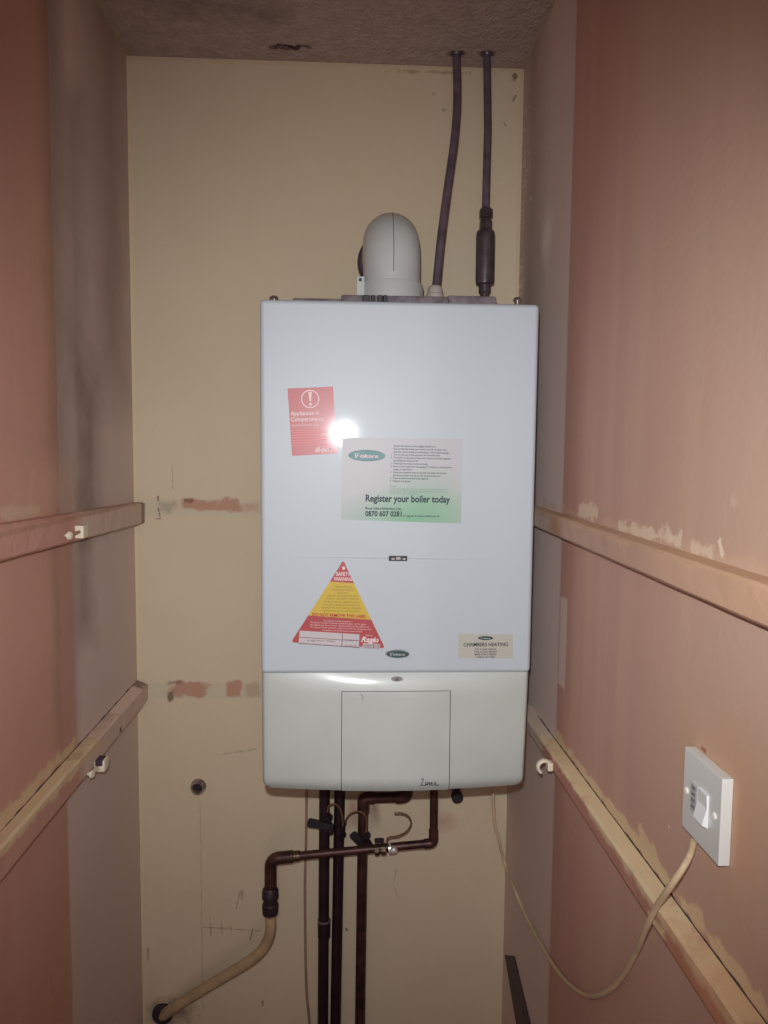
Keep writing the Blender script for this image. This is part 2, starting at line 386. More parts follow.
# dark strip low on the right wall
M_bar = mat('dark_strip', (74, 56, 64), .6, var=.2, vscale=30)
bm = bmesh.new()
A = [atx(504.5, 955, XR-.004), atx(513, 956, XR-.004), atx(529, 1024, XR-.004), atx(516, 1024, XR-.004)]
dA, dB = (A[3]-A[0]), (A[2]-A[1])
kA, kB = (A[0].z-.0)/-dA.z, (A[1].z-.0)/-dB.z
poly = [A[0], A[1], A[1]+dB*kB, A[0]+dA*kA]
poly = [Vector((p.x, min(p.y, D-.002), p.z)) for p in poly]
add_prism(bm, poly, (.0037, 0, 0))
tag(obj('leaning_strip', bm, M_bar), 'dark strip leaning low on right wall below the hanging cable', 'strip')

# ------------------------------------------------------------------ object materials
M_white = mat('white_enamel', (184, 195, 202), .42, coat=.8, spec=.3, crough=.05)
M_cover = mat('aged_white_plastic', (186, 194, 188), .42, coat=.6, crough=.12, var=.03, vscale=14)
M_gap = mat('dark_gap', (34, 30, 34), .8)
M_grey = mat('grey_top_plate', (150, 140, 146), .4, metal=.2, var=.25, vscale=60)
M_steel = mat('screw_steel', (170, 165, 160), .3, metal=.9)
M_pvc = mat('flue_white', (198, 204, 200), .45, coat=.15, var=.03, vscale=20)
M_pipeg = mat('dull_grey_pipe', (108, 92, 102), .5, var=.25, vscale=40)
M_pipeg2 = mat('dull_grey_fitting', (98, 86, 90), .38, metal=.35, var=.25, vscale=50)
M_cu = mat('tarnished_copper', (84, 52, 48), .42, metal=.4, var=.35, vscale=50)
M_cud = mat('dark_copper', (50, 27, 34), .5, metal=.2, var=.35, vscale=40)
M_brass = mat('dull_brass', (104, 84, 66), .4, metal=.7, var=.3, vscale=90)
M_nick = mat('bright_nickel', (236, 234, 226), .34, metal=.6)
M_blk = mat('black_plastic', (38, 30, 38), .5)
M_wire = mat('brown_wire', (112, 84, 60), .45)
M_cream = mat('cream_pipe', (190, 164, 128), .5, var=.12, vscale=30)
M_cable = mat('cream_cable', (206, 184, 150), .5, var=.06, vscale=20)
M_thin = mat('painted_cable', (160, 128, 110), .6, var=.1, vscale=30)
M_clip = mat('cable_clip_white', (232, 224, 200), .4)
M_sw = mat('switch_white', (214, 218, 214), .35, coat=.3)
M_ink = mat('dark_ink', (34, 52, 62), .6)
M_inkl = mat('green_grey_ink', (96, 138, 116), .6)
M_red = mat('red_sticker', (170, 66, 68), .4, coat=.3)
M_wink = mat('white_ink', (224, 200, 200), .5)
M_wp = mat('white_print_panel', (194, 188, 190), .5)
M_redink = mat('red_ink', (176, 44, 48), .5)
M_pinki = mat('pale_red_ink', (224, 120, 120), .5)
M_yel = mat('yellow_sticker', (200, 172, 56), .4, coat=.3)
M_olive = mat('olive_ink', (146, 132, 48), .5)
M_lab = mat('beige_label', (180, 179, 169), .5)
M_badge = mat('green_badge', (112, 150, 153), .6, col2=(124, 160, 163), vscale=60)
M_badged = mat('dark_green_badge', (44, 78, 78), .3, coat=.5)
M_silver = mat('silver_rim', (176, 186, 190), .3, metal=.6)
M_dot = mat('grey_badge', (150, 148, 146), .35, metal=.3)
# leaflet: off-white with a green print wash low down
lc = at(405, 517); lc2 = at(425, 498)
M_leaf = painted('leaflet_print', (184, 186, 189), (181, 183, 186), [
    P(lc.x+.008, lc.z-.006, .060, .024, (112, 176, 132), e=.030, amp=0, a=.95, k='ell'),
    P(lc2.x, lc2.z-.008, .030, .024, (112, 176, 132), e=.036, amp=0, a=.6, k='ell')], 'XZ', rough=.4, bump=0)

# ------------------------------------------------------------------ boiler
boiler = thing('gas_boiler', 'white wall-hung gas boiler covered with stickers on the back wall', 'boiler', (.073, 1.29, zz(-.51)))
bx0, bx1, zt, zj, zb = -.1295, .2760, zz(.2175), zz(-.3308), zz(-.5120)
bm = bmesh.new(); add_box(bm, (bx0, YF, zj), (bx1, 1.43, zt), .007, 4)
casing = obj('casing', bm, M_white, boiler, True, weighted=True)
# shallow crease across the casing, above the lower labels
bm = bmesh.new(); a = at(284, 557); b = at(530, 560)
add_tube(bm, [(a.x, YF+.0004, a.z), ((a.x+b.x)/2, YF+.0002, (a.z+b.z)/2), (b.x, YF+.0006, b.z)], [.0004, .0010, .0004], 8)
obj('crease', bm, M_white, boiler, True)
# lower cover with a bowed front, recess for the flap
cx = (bx0+bx1)/2; hw = (bx1-bx0)/2+.0012
fx0, fx1 = at(341.5, 690, YF-.006).x, at(451.2, 690, YF-.006).x; fz = at(397, 691.3, YF-.003).z
def yfront(x, z):
    t = (x-cx)/hw; s = (z-zb)/(zj-zb)                       # s 0 bottom, 1 top
    y = YF+.006-.016*(1-t*t)*(1-.55*s)
    y += .0085*max(0, s-.80)**2/.04*(1-.75*t*t)                           # rolls back under the casing
    y += .010*max(0, .10-s)**2/.01                           # rolls under at the bottom
    e = (abs(t)-.965)/.035
    if e > 0: y += .016*(1-math.sqrt(max(0, 1-min(1, e)**2)))
    return y
def xs_scale(s): return 1-.012*(1-s)
xs = sorted(set([cx+hw*(-1+2*i/60) for i in range(61)]+[cx+hw*v for v in (-.995, -.985, -.975, .975, .985, .995)]+[fx0, fx1]))
zs = sorted(set([zb+(zj-zb)*i/24 for i in range(25)]+[fz]))
def bot(x):                                                  # rounded lower corners
    t = abs(x-cx)/hw; e = (t-.93)/.07
    return zb + (.012*(1-math.sqrt(1-min(1, e)**2)) if e > 0 else 0)
def V3(x, z):
    s = (z-zb)/(zj-zb); zz_ = max(z, bot(x)) if z < zb+.02 else z
    sc = xs_scale(s) if not (fx0-1e-6 <= x <= fx1+1e-6) else 1
    return Vector((cx+(x-cx)*sc-(.0016*(1-s) if sc != 1 else 0), yfront(x, z), zz_))
bm = bmesh.new(); grid = {}
for i, x in enumerate(xs):
    for j, z in enumerate(zs): grid[i, j] = bm.verts.new(V3(x, z))
ia, ib, jt = xs.index(fx0), xs.index(fx1), zs.index(fz)
for i in range(len(xs)-1):
    for j in range(len(zs)-1):
        if ia <= i < ib and j < jt: continue
        bm.faces.new((grid[i, j], grid[i+1, j], grid[i+1, j+1], grid[i, j+1]))
def strip(idx, off):                                         # walls of the recess / outer skirts
    o = [bm.verts.new(grid[k].co+Vector(off)) for k in idx]
    for q in range(len(idx)-1): bm.faces.new((grid[idx[q]], grid[idx[q+1]], o[q+1], o[q]))
strip([(ia, j) for j in range(jt+1)], (0, .006, 0)); strip([(ib, j) for j in range(jt+1)], (0, .006, 0))
strip([(i, jt) for i in range(ia, ib+1)], (0, .006, 0))
nx, nz = len(xs)-1, len(zs)-1
strip([(0, j) for j in range(nz+1)], (0, .30, 0)); strip([(nx, j) for j in range(nz+1)], (0, .30, 0))
strip([(i, 0) for i in range(0, ia+1)], (0, .30, 0)); strip([(i, 0) for i in range(ib, nx+1)], (0, .30, 0))
strip([(i, nz) for i in range(nx+1)], (0, .02, 0))
cover = obj('lower_cover', bm, M_cover, boiler, True, label='slightly yellowed bowed lower cover')
bm = bmesh.new()                                             # dark frame behind flap and above cover
add_box(bm, (fx0-.004, YF+.008, zb+.006), (fx1+.004, YF+.02, fz+.004))
add_box(bm, (bx0+.008, YF+.034, zj-.006), (bx1-.008, YF+.30, zj+.002))
obj('chassis', bm, M_gap, boiler)
bm = bmesh.new(); add_box(bm, (bx0+.006, YF+.022, zb+.021), (bx1-.006, 1.43, zb+.024)); obj('underside_plate', bm, M_grey, boiler)
bm = bmesh.new(); g2 = {}; g = .0009                          # flap
fxs = [fx0+g]+[x for x in xs if fx0+.002 < x < fx1-.002]+[fx1-g*1.1]; fzs = [z for z in zs if z < fz-.003]+[fz-g*1.2]
for i, x in enumerate(fxs):
    for j, z in enumerate(fzs):
        for s in (0, 1): g2[i, j, s] = bm.verts.new((x, yfront(x, z)+.0003+.003*s, max(z, bot(x)) - (.001 if j == 0 else 0)))
a_, b_ = len(fxs)-1, len(fzs)-1
for s in (0, 1):
    for i in range(a_):
        for j in range(b_): bm.faces.new((g2[i, j, s], g2[i+1, j, s], g2[i+1, j+1, s], g2[i, j+1, s]))
for i in range(a_):
    for j in (0, b_): bm.faces.new((g2[i, j, 0], g2[i+1, j, 0], g2[i+1, j, 1], g2[i, j, 1]))
for j in range(b_):
    for i in (0, a_): bm.faces.new((g2[i, j, 0], g2[i, j+1, 0], g2[i, j+1, 1], g2[i, j, 1]))
flap = obj('control_flap', bm, M_cover, boiler, True, label='square drop-down control flap')
def front_y(x, z): return yfront(x, z)

# --- lettering -----------------------------------------------------
def text_bm(bm, s, px, py, hpx, slope=0., sx=1., bold=0., align='LEFT', shear=0., Y=YF, eps=.0007, ext=.0002, width=None):
    cu = bpy.data.curves.new('t', 'FONT'); cu.body = s; cu.align_x = align; cu.shear = shear
    cu.offset = bold; cu.resolution_u = 3; cu.fill_mode = 'BOTH'
    o = bpy.data.objects.new('t', cu); C.objects.link(o)
    dg = bpy.context.evaluated_depsgraph_get(); dg.update()
    me = bpy.data.meshes.new_from_object(o.evaluated_get(dg)); bpy.data.objects.remove(o); bpy.data.curves.remove(cu)
    if not me.vertices: return
    if width:
        w = max(v.co.x for v in me.vertices)-min(v.co.x for v in me.vertices); sx = width/(w*hpx/.72)
    size = hpx*PX/.72*(Y/YF); p = at(px, py, Y)
    ang = -slope+.0096
    mt = (Matrix.Translation((p.x, Y-eps, p.z)) @ Matrix.Rotation(-ang if False else ang, 4, Vector((0, -1, 0)))
          @ Matrix.Rotation(PI/2, 4, 'X') @ Matrix.Diagonal((size*sx, size, 1, 1)))
    me.transform(mt); t = bmesh.new(); t.from_mesh(me); bpy.data.meshes.remove(me)
    join(bm, t)
def plate(pts, thick=.0003, Y=YF):
    bm = bmesh.new(); add_prism(bm, [Vector((p.x, Y-thick, p.z)) for p in [at(x, y, Y) for x, y in pts]], (0, thick, 0)); return bm
def rounded(pts, r, n=5):
    out = []; N = len(pts)
    for i in range(N):
        a, b, c = Vector(pts[i-1]+(0,)), Vector(pts[i]+(0,)), Vector(pts[(i+1) % N]+(0,))
        A = b+(a-b).normalized()*r; B = b+(c-b).normalized()*r
        for k in range(n+1):
            t = k/n; q = (1-t)**2*A+2*t*(1-t)*b+t*t*B; out.append((q.x, q.y))
    return out
def ell(cx_, cy_, a, b, rot=0, n=36):
    return [(cx_+a*math.cos(2*PI*k/n)*math.cos(rot)-b*math.sin(2*PI*k/n)*math.sin(rot), cy_+a*math.cos(2*PI*k/n)*math.sin(rot)+b*math.sin(2*PI*k/n)*math.cos(rot)) for k in range(n)]
def bar(bm, x0, y0, x1, y1, w, Y=YF, eps=.0006, t=.0002):
    d = Vector((x1-x0, y1-y0)).normalized(); nx_, ny = -d.y*w/2, d.x*w/2
    add_prism(bm, [Vector((p.x, Y-eps, p.z)) for p in [at(a, b, Y) for a, b in ((x0+nx_, y0+ny), (x1+nx_, y1+ny), (x1-nx_, y1-ny), (x0-nx_, y0-ny))]], (0, t, 0))

# red warning sticker
st = obj('warning_sticker', plate(rounded([(287.5, 388.5), (333, 386.5), (337, 453.5), (292, 456)], .8, 2)), M_red, boiler, label='red rectangular warning sticker with a circled exclamation mark')
bm = bmesh.new()
e1 = [at(x, y) for x, y in ell(310.2, 399, 9.2, 9.2)]; e2 = [at(x, y) for x, y in ell(310.2, 399, 8.1, 8.1)]
va = [bm.verts.new((p.x, YF-.0006, p.z)) for p in e1]; vb = [bm.verts.new((p.x, YF-.0006, p.z)) for p in e2]
for k in range(36): bm.faces.new((va[k], va[(k+1) % 36], vb[(k+1) % 36], vb[k]))
add_prism(bm, [Vector((p.x, YF-.0006, p.z)) for p in [at(x, y) for x, y in ((308.2, 392), (311.8, 392), (311.2, 401.3), (309.6, 401.3))]], (0, .0002, 0))
add_prism(bm, [Vector((p.x, YF-.0006, p.z)) for p in [at(x, y) for x, y in ell(310.4, 404.2, 1.5, 1.5, n=14)]], (0, .0002, 0))
obj('warning_symbol', bm, M_wink, st, label='white circled exclamation mark'); bm = bmesh.new()
text_bm(bm, 'Appliances in', 290.8, 415.5, 4.2, -.03, bold=.02, width=28)
text_bm(bm, 'Compartments', 291.1, 421.4, 4.2, -.03, bold=.02, width=32)
text_bm(bm, 'Important for your safety', 291.4, 426.3, 2.3, -.03, width=27)
obj('lettering', bm, M_wink, st, label='white lettering'); bm = bmesh.new()
text_bm(bm, 'di-part', 315, 451.8, 4.6, -.03, bold=.035, width=17.5, shear=.2)
obj('maker_name', bm, M_wink, st, label='white maker name')
bm = bmesh.new()
for k in range(7):
    bar(bm, 291.8+k*.2, 430.5+k*2.5, 291.8+k*.2+random.uniform(26, 35), 429.4+k*2.5, .7)
obj('small_print', bm, M_pinki, st)

# leaflet
lf = obj('leaflet', plate([(342.5, 437.6), (462.5, 439), (461, 523.5), (341, 519.5)]), M_leaf, boiler, label='white leaflet with green lower edge and list of instructions')
bm = bmesh.new()
text_bm(bm, 'Register your boiler today', 365.2, 501.4, 7.0, .018, bold=.028, width=85)
text_bm(bm, 'Phone Vokera Registration Line:', 365.2, 509.4, 2.6, .014, bold=.02, width=36)
text_bm(bm, '0870 607 0281', 365.2, 516.0, 5.2, .014, bold=.03, width=36.5)
text_bm(bm, 'or log on at www.vokera.co.uk', 402.8, 516.7, 2.2, .014, bold=.015, width=37)
obj('lettering', bm, M_ink, lf, label='dark headline and phone number'); bm = bmesh.new()
lines = [(0, 'Ensure the system is thoroughly flushed out.', 42), (0, 'Ensure that the boiler and system are full of water and', 52.5), (0, 'that the system pressure is showing on the pressure gauge.', 56),
         (1, 'Turn on the cap of the automatic air vent with care.', 47), (1, 'The boiler to fail ensure there you must be correctly adjusted', 57.5), (0, '(combination boilers only)', 25),
         (1, 'Check gas and meter are set correctly.', 35), (1, 'Ensure the 3 amp fuse "as supplied" is fitted to the electrical', 59), (0, 'supply to the boiler.', 19),
         (1, 'Show the customer how to operate the boiler & controls', 53.5), (0, 'and how to drain and top up the system pressures.', 47.5), (1, 'Fully complete the benchmark logbook.', 36), (1, 'Register the boiler.', 18)]
num = 0
for k, (n_, s, w) in enumerate(lines):
    y = 446.6+k*2.93; x = 393.6-k*.07
    text_bm(bm, s, x, y, 1.75, .022, bold=.012, width=w)
    if n_: num += 1; text_bm(bm, str(num), x-2.8, y, 1.75, .02, bold=.01)
obj('instruction_list', bm, M_ink, lf, label='small dark instruction lines')
bm = bmesh.new()
text_bm(bm, 'Notes', 390.2, 487, 1.8, .02, width=6)
for k, (s, w) in enumerate((('All work must comply with the current regulations and the installation instructions', 59), ('supplied with the appliance. Failure to do so could invalidate the warranty. Keep this', 59), ('leaflet with the appliance.', 28))):
    text_bm(bm, s, 389.9, 489.4+k*2.1, 1.4, .02, width=w)
obj('small_print', bm, M_inkl, lf)
def oval(cx_, cy_, a, b, rot, m, parent, nm, lbl, tcol, rim, Y=YF, th=.0003, hp=4.4, wd=None):
    o = obj(nm, plate(ell(cx_, cy_, a, b, rot), th, Y), m, parent, label=lbl)
    bm = bmesh.new(); E1, E2 = ell(cx_, cy_, a, b, rot), ell(cx_, cy_, a-.7, b-.7, rot)
    va = [bm.verts.new((p.x, Y-th-.0003, p.z)) for p in [at(x, y, Y) for x, y in E1]]; vb = [bm.verts.new((p.x, Y-th-.0003, p.z)) for p in [at(x, y, Y) for x, y in E2]]
    for k in range(36): bm.faces.new((va[k], va[(k+1) % 36], vb[(k+1) % 36], vb[k]))
    obj('rim', bm, rim, o)
    bm = bmesh.new()
    text_bm(bm, 'V', cx_-a*.70, cy_+hp*.5, hp*1.05, rot, bold=.03, shear=.3, eps=th+.0003, Y=Y)
    text_bm(bm, 'okera', cx_-a*.40, cy_+hp*.42, hp*.8, rot, bold=.03, shear=.2, width=(wd or a*1.0), eps=th+.0003, Y=Y)
    obj('lettering', bm, tcol, o)
    return o
oval(366.8, 455.6, 18.5, 5.6, .02, M_badge, lf, 'printed_oval', 'pale green oval printed on the leaflet', M_wink, mat('printed_rim', (104, 134, 140), .6), th=.0006)
oval(397.5, 653.8, 12.2, 4.4, .02, M_badged, boiler, 'maker_badge', 'dark green oval badge with silver rim', M_silver, M_silver, th=.0012, hp=3.6)

# triangular safety tag
TA, TB, TC = Vector((343.3, 560.5)), Vector((290.5, 643)), Vector((385.5, 649.5))
def tri(f0, f1):                                            # band of the triangle between two heights
    a, b = TA.lerp(TB, f0), TA.lerp(TB, f1); c, d = TA.lerp(TC, f1), TA.lerp(TC, f0)
    return [tuple(v) for v in (a, b, c, d)]
top = [TA.lerp(TB, .06), TA.lerp(TB, .255), TA.lerp(TC, .255), TA.lerp(TC, .06), Vector((344.6, 562.2)), Vector((343.2, 561.4)), Vector((341.8, 562.2))]
tg = obj('safety_tag', plate([tuple(v) for v in top[:4]]+[tuple(v) for v in top[4:]]), M_red, boiler, label='triangular red and yellow safety warning label')
obj('yellow_band', plate(tri(.255, .665)), M_yel, tg, label='yellow middle band')
bl = [tuple(TA.lerp(TB, .665)), tuple(TA.lerp(TB, .965)), tuple(TA.lerp(TB, 1)+Vector((2.2, -.6))), tuple(TA.lerp(TC, 1)+Vector((-2.4, -1.4))), tuple(TA.lerp(TC, .965)), tuple(TA.lerp(TC, .665))]
obj('red_band', plate(bl), M_red, tg, label='red lower band')
bm = bmesh.new()
text_bm(bm, 'SAFETY', 335.8, 575.6, 3.7, .03, bold=.03, width=15)
text_bm(bm, 'WARNING', 334, 580.4, 3.5, .03, bold=.03, width=18.5)
add_prism(bm, [Vector((p.x, YF-.0006, p.z)) for p in [at(x, y) for x, y in ell(343.6, 568, 1.5, 1.7, n=16)]], (0, .0002, 0))
obj('heading', bm, M_wink, tg, label='white heading with round dot'); bm = bmesh.new()
text_bm(bm, 'Regin', 360.8, 641.5, 5.2, .05, bold=.05, width=18, shear=.3)
text_bm(bm, 'Made by', 365, 635.8, 1.6, .05, width=8)
obj('maker_name', bm, M_wink, tg, label='white maker name'); bm = bmesh.new()
for k, w in enumerate((28, 56, 60, 62, 40)):
    text_bm(bm, ('This appliance must be serviced by a registered installer only ' * 2)[:int(w*1.35)], 337.5-w/2+(k*1.2), 621.8+k*2.45-w*.025, 1.5, .05, width=w)
obj('lettering', bm, M_wink, tg, label='white lettering')
bm = bmesh.new()
add_prism(bm, [Vector((p.x, YF-.0006, p.z)) for p in [at(x, y) for x, y in ((299.8, 630.5), (360.3, 634.3), (359.6, 647.6), (298.6, 643.2))]], (0, .0003, 0))
add_prism(bm, [Vector((p.x, YF-.0006, p.z)) for p in [at(x, y) for x, y in ((363, 643), (380.2, 644), (379.8, 649), (362.3, 647.8))]], (0, .0003, 0))
obj('form_panel', bm, M_wp, tg, label='white form boxes')
bm = bmesh.new()
bar(bm, 342.5, 633.2, 341.8, 646.2, .7, eps=.0008); bar(bm, 299.3, 637, 360, 641, .5, eps=.0008); bar(bm, 359.8, 634.3, 359.2, 647.5, .6, eps=.0008)
bar(bm, 298.8, 643.2, 359.4, 647.5, .7, eps=.0008)
for (x, y, w) in ((307, 640.6, 28), (345, 640.2, 13), (345, 646, 12)): text_bm(bm, 'engineer date'[:int(w/2)], x, y, 1.8, .06, width=w, eps=.0009)
for k in range(12): bar(bm, 364+k*1.35, 643.8+k*.06, 363.9+k*1.35, 648+k*.06, random.choice((.35, .5, .8)), eps=.0009)
obj('form_print', bm, mat('form_ink', (120, 70, 78), .5), tg)
bm = bmesh.new()
for k, (s, w) in enumerate((('ISSUED BY INSTALLER', 18), ('WARNING NOTICE', 23), ('USERS ONLY', 11), ('DO NOT USE THIS APPLIANCE', 30), ('UNTIL IT HAS BEEN CHECKED', 33), ('for gas safety by a competent person', 35), ('turn off the supply at the meter and', 37), ('ventilate the room before relighting', 40), ('call the emergency number given', 38))):
    text_bm(bm, s, 343.2-w/2-k*.25, 587.8+k*3.0-w*.015, 2.0, .03, bold=.01, width=w)
obj('small_print', bm, M_olive, tg)
bm = bmesh.new(); text_bm(bm, 'DO NOT REMOVE THIS LABEL', 312, 615.6, 3.0, .05, bold=.03, width=55)
obj('red_line', bm, M_redink, tg, label='red line of capitals')

# installer label
il = obj('installer_label', plate([(458.5, 634), (513, 634.3), (513, 658.3), (458.5, 658)]), M_lab, boiler, label='small beige label with installer name and numbers')
bm = bmesh.new()
text_bm(bm, 'CHAMBERS HEATING', 485.8, 646.2, 3.9, .006, bold=.015, width=46, align='CENTER')
for k, (s, w) in enumerate((('TEL 01244 300616', 22), ('FAX 01244 383569', 23), ('MOB 07973 748638', 22), ('CORGI NO. 5981', 19))):
    text_bm(bm, s, 485.5, 650+k*2.6, 1.9, .006, bold=.01, width=w, align='CENTER')
obj('lettering', bm, M_blk, il, label='dark lettering')
oval(485.5, 638, 7.6, 1.9, 0, M_badged, il, 'printed_oval', 'tiny dark oval logo', M_lab, M_badged, th=.0006, hp=1.7)

# handle slot / latch in the crease
bm = bmesh.new(); a = at(388.8, 555.8); b = at(407.2, 561)
add_box(bm, (a.x, YF-.0012, b.z), (b.x, YF+.003, a.z), .0008, 2); ls = obj('latch', bm, M_blk, boiler, label='small dark latch in the middle of the casing')
bm = bmesh.new()
for x in (391.5, 402.5):
    a = at(x, 558); b = at(x+3, 559.8); add_box(bm, (a.x, YF-.0016, b.z), (b.x, YF-.001, a.z))
a = at(396, 556.8); b = at(400.5, 559.6); add_box(bm, (a.x, YF-.0016, b.z), (b.x, YF-.001, a.z))
obj('catch', bm, M_dot, ls)
# oval grey button on the lower cover and the script name on the flap
def on_cover(px, py):
    p = at(px, py)
    for _ in range(4): p = at(px, py, front_y(p.x, p.z))
    return p
bm = bmesh.new(); q = on_cover(397, 679); poly = []
for k in range(28):
    poly.append(Vector((q.x+.0088*math.cos(2*PI*k/28), q.y-.0012, q.z+.0036*math.sin(2*PI*k/28))))
add_prism(bm, poly, (0, .003, 0)); bb = obj('oval_button', bm, M_dot, boiler)
bm = bmesh.new(); add_lathe(bm, q+Vector((0, -.0011, 0)), (0, -1, 0), [(0, .0026), (.0008, .0026), (.001, .002)], 16); obj('button_centre', bm, mat('button_grey', (100, 96, 98), .4), bb)
bm = bmesh.new()                                            # "Linea" in looping script
strokes = [[(421.5, 779.5), (423.2, 778.6), (422.2, 782), (420.8, 785.4), (422.5, 785), (424.6, 785.2)],
           [(425.8, 782), (425.3, 785.2), (426.6, 784.2)], [(426.2, 780.6), (426.4, 780.9)],
           [(427.4, 782.2), (427.0, 785.2), (428.6, 782.4), (429.6, 782.6), (429.2, 785), (430.2, 784.6)],
           [(430.4, 784.4), (432.2, 783.2), (431.6, 782.2), (430.6, 783.6), (431.4, 785.2), (433.2, 784.6)],
           [(436, 782.6), (434.4, 782.6), (433.8, 784.6), (435.2, 785), (436.2, 782.8), (436, 785), (437.6, 785.4), (438.8, 784.6)]]
for s in strokes:
    pts = [on_cover(x, y)+Vector((0, -.0004, 0)) for x, y in s]
    add_tube(bm, smooth_path(pts, 4), .0005, 6)
obj('script_lettering', bm, M_ink, flap, label='dark handwritten-style lettering')
bm = bmesh.new(); q = on_cover(362, 697); add_tube(bm, smooth_path([on_cover(361, 694), on_cover(363, 697), on_cover(362, 700)], 4), .0005, 6); obj('scratch', bm, M_dot, flap)

# top plate and bits
bm = bmesh.new()
def topbox(x0, x1, ytop, Y0, Y1, bev=.004):
    a = at(x0, ytop, Y0); b = at(x1, ytop, Y0)
    add_box(bm, (a.x, Y0, zt-.004), (b.x, Y1, (a.z+b.z)/2), bev, 2)
topbox(341, 449, 295.2, 1.20, 1.40); topbox(447, 497, 295.5, 1.24, 1.40); topbox(292, 350, 298.0, 1.22, 1.40)
obj('top_plate', bm, M_grey, boiler, True, label='grey metal top plate')
bm = bmesh.new()
for x, w in ((366, 7), (373, 4), (380, 5), (385, 4)):
    a = at(x, 296.5, 1.195); add_box(bm, (a.x-w*.0008, 1.188, zt-.002), (a.x+w*.0008, 1.2, a.z+.001), .001, 1)
obj('test_points', bm, M_blk, boiler)
for px, py in ((274, 297.5), (517.5, 299)):
    bm = bmesh.new(); q = at(px, py, 1.115)
    add_lathe(bm, (q.x, q.y, zt-.002), (0, 0, 1), [(0, .0045), (q.z-zt-.001, .0045), (q.z-zt-.001, .0068), (q.z-zt+.0015, .0066), (q.z-zt+.0038, .0045), (q.z-zt+.0048, .002)], 18)
    obj('screw', bm, M_steel, boiler, True)

# ------------------------------------------------------------------ flue elbow
ec = at(391.5, 297, 1.30); ex = ec.x; r = .0487
fl = thing('flue_elbow', 'white plastic flue elbow with side bracket on top of the boiler', 'flue', (ex, 1.30, zt+.04))
ztop = at(392, 218, 1.365).z; zc = ztop-r; bend = .050
bm = bmesh.new(); zst = ec.z-.004
path = [(ex, 1.30, zst), (ex, 1.30, zc-bend)]
for k in range(1, 17):
    t = PI/2*k/16; path.append((ex, 1.30+bend*(1-math.cos(t)), zc-bend+bend*math.sin(t)))
path.append((ex, D-.001, zc)); add_tube(bm, path, r, 40)
el = obj('elbow_pipe', bm, M_pvc, fl, True)
bm = bmesh.new(); zc1 = at(392, 275, 1.25).z-.006                       # collar
add_lathe(bm, (ex, 1.30, zst-.012), (0, 0, 1), [(0, .0545), (zc1-zst+.009, .0540), (zc1-zst+.0115, .0532), (zc1-zst+.0125, .0500), (zc1-zst+.0125, .046)], 44)
obj('collar', bm, M_pvc, fl, True)
bm = bmesh.new(); sp = []                                             # mould seam over the bend
for k in range(0, 15):
    t = PI/2*k/14; sp.append((ex+.0005, 1.30+bend-(bend+r+.0001)*math.cos(t), zc-bend+(bend+r+.0001)*math.sin(t)))
sp = [(ex+.0005, 1.30-r-.0001, zc1+.0125)]+sp[:13]
add_tube(bm, smooth_path(sp, 2), .0007, 6); obj('seam', bm, mat('seam_grey', (110, 106, 106), .6), fl)
bm = bmesh.new(); a = at(356.5, 276.5, 1.275); b = at(364.5, 297, 1.275)   # screw bracket left of the collar
add_box(bm, (a.x, 1.272, zst-.01), (b.x, 1.29, a.z), .0012, 2); br = obj('bracket', bm, M_pvc, fl)
bm = bmesh.new(); q = at(360.3, 279.8, 1.272); add_lathe(bm, (q.x, 1.2725, q.z), (0, -1, 0), [(0, .0028), (.0015, .0026), (.002, .0015)], 14); obj('screw', bm, M_blk, br)
bm = bmesh.new(); w0 = at(388, 257, D)                                # dark seal where it enters the wall
add_lathe(bm, (at(387, 257, D-.002).x+.004, D-.0005, zc-.002), (0, -1, 0), [(0, .0615), (.010, .060), (.014, .056), (.014, .049)], 44)
obj('wall_seal', bm, mat('dark_seal', (66, 46, 62), .5), fl, True)

# ------------------------------------------------------------------ pipes above the boiler
t = thing('water_pipe', 'curved grey plastic pipe rising from white nut on the boiler to the ceiling', 'pipe', (at(436, 290, 1.36).x, 1.36, zt))
Yp = 1.36
pts = [at(435.5, 292, 1.34), at(437, 280, 1.345), at(441, 240, 1.36), at(447.5, 190, 1.38), at(454.5, 140, 1.40), at(457.3, 100, 1.42), at(456.5, 54, 1.434)]
pts[-1].z = CEIL-.0005
bm = bmesh.new(); add_tube(bm, smooth_path(pts, 8), .0078, 18); obj('pipe', bm, M_pipeg, t, True)
bm = bmesh.new(); q = at(435, 296, 1.34)
add_lathe(bm, (q.x, 1.34, zt-.002), (0, 0, 1), [(0, .0155), (q.z-zt+.004, .0155), (q.z-zt+.006, .0135), (q.z-zt+.014, .0132), (q.z-zt+.018, .011), (q.z-zt+.02, .0078)], 20)
obj('nut', bm, mat('off_white_nut', (190, 180, 172), .5), t, True, label='off-white plastic nut')
bm = bmesh.new(); q = pts[-1]; add_lathe(bm, (q.x, q.y, CEIL-.004), (0, 0, 1), [(0, .008), (.0015, .0088), (.0038, .0098)], 18); obj('ceiling_ring', bm, M_pipeg2, t)
t = thing('damper_pipe', 'straight grey pipe with a fat cylinder fitting, right of the curved pipe', 'pipe', (at(485, 296, 1.40).x, 1.40, zt))
Yp = 1.40; e = at(487, 54, 1.43); e.z = CEIL-.0005
bm = bmesh.new(); add_tube(bm, [at(485.5, 215, Yp), at(487.8, 130, 1.415), e], .0072, 18); obj('pipe', bm, M_pipeg, t, True)
bm = bmesh.new(); add_lathe(bm, (e.x, e.y, CEIL-.004), (0, 0, 1), [(0, .0074), (.0015, .0082), (.0038, .0092)], 18); obj('ceiling_ring', bm, M_pipeg2, t)
lo, hi = at(484.5, 300, Yp), at(486, 205, Yp); ax = (hi-lo); Ln = ax.length; f = lambda y: (300-y)/95*Ln
bm = bmesh.new()
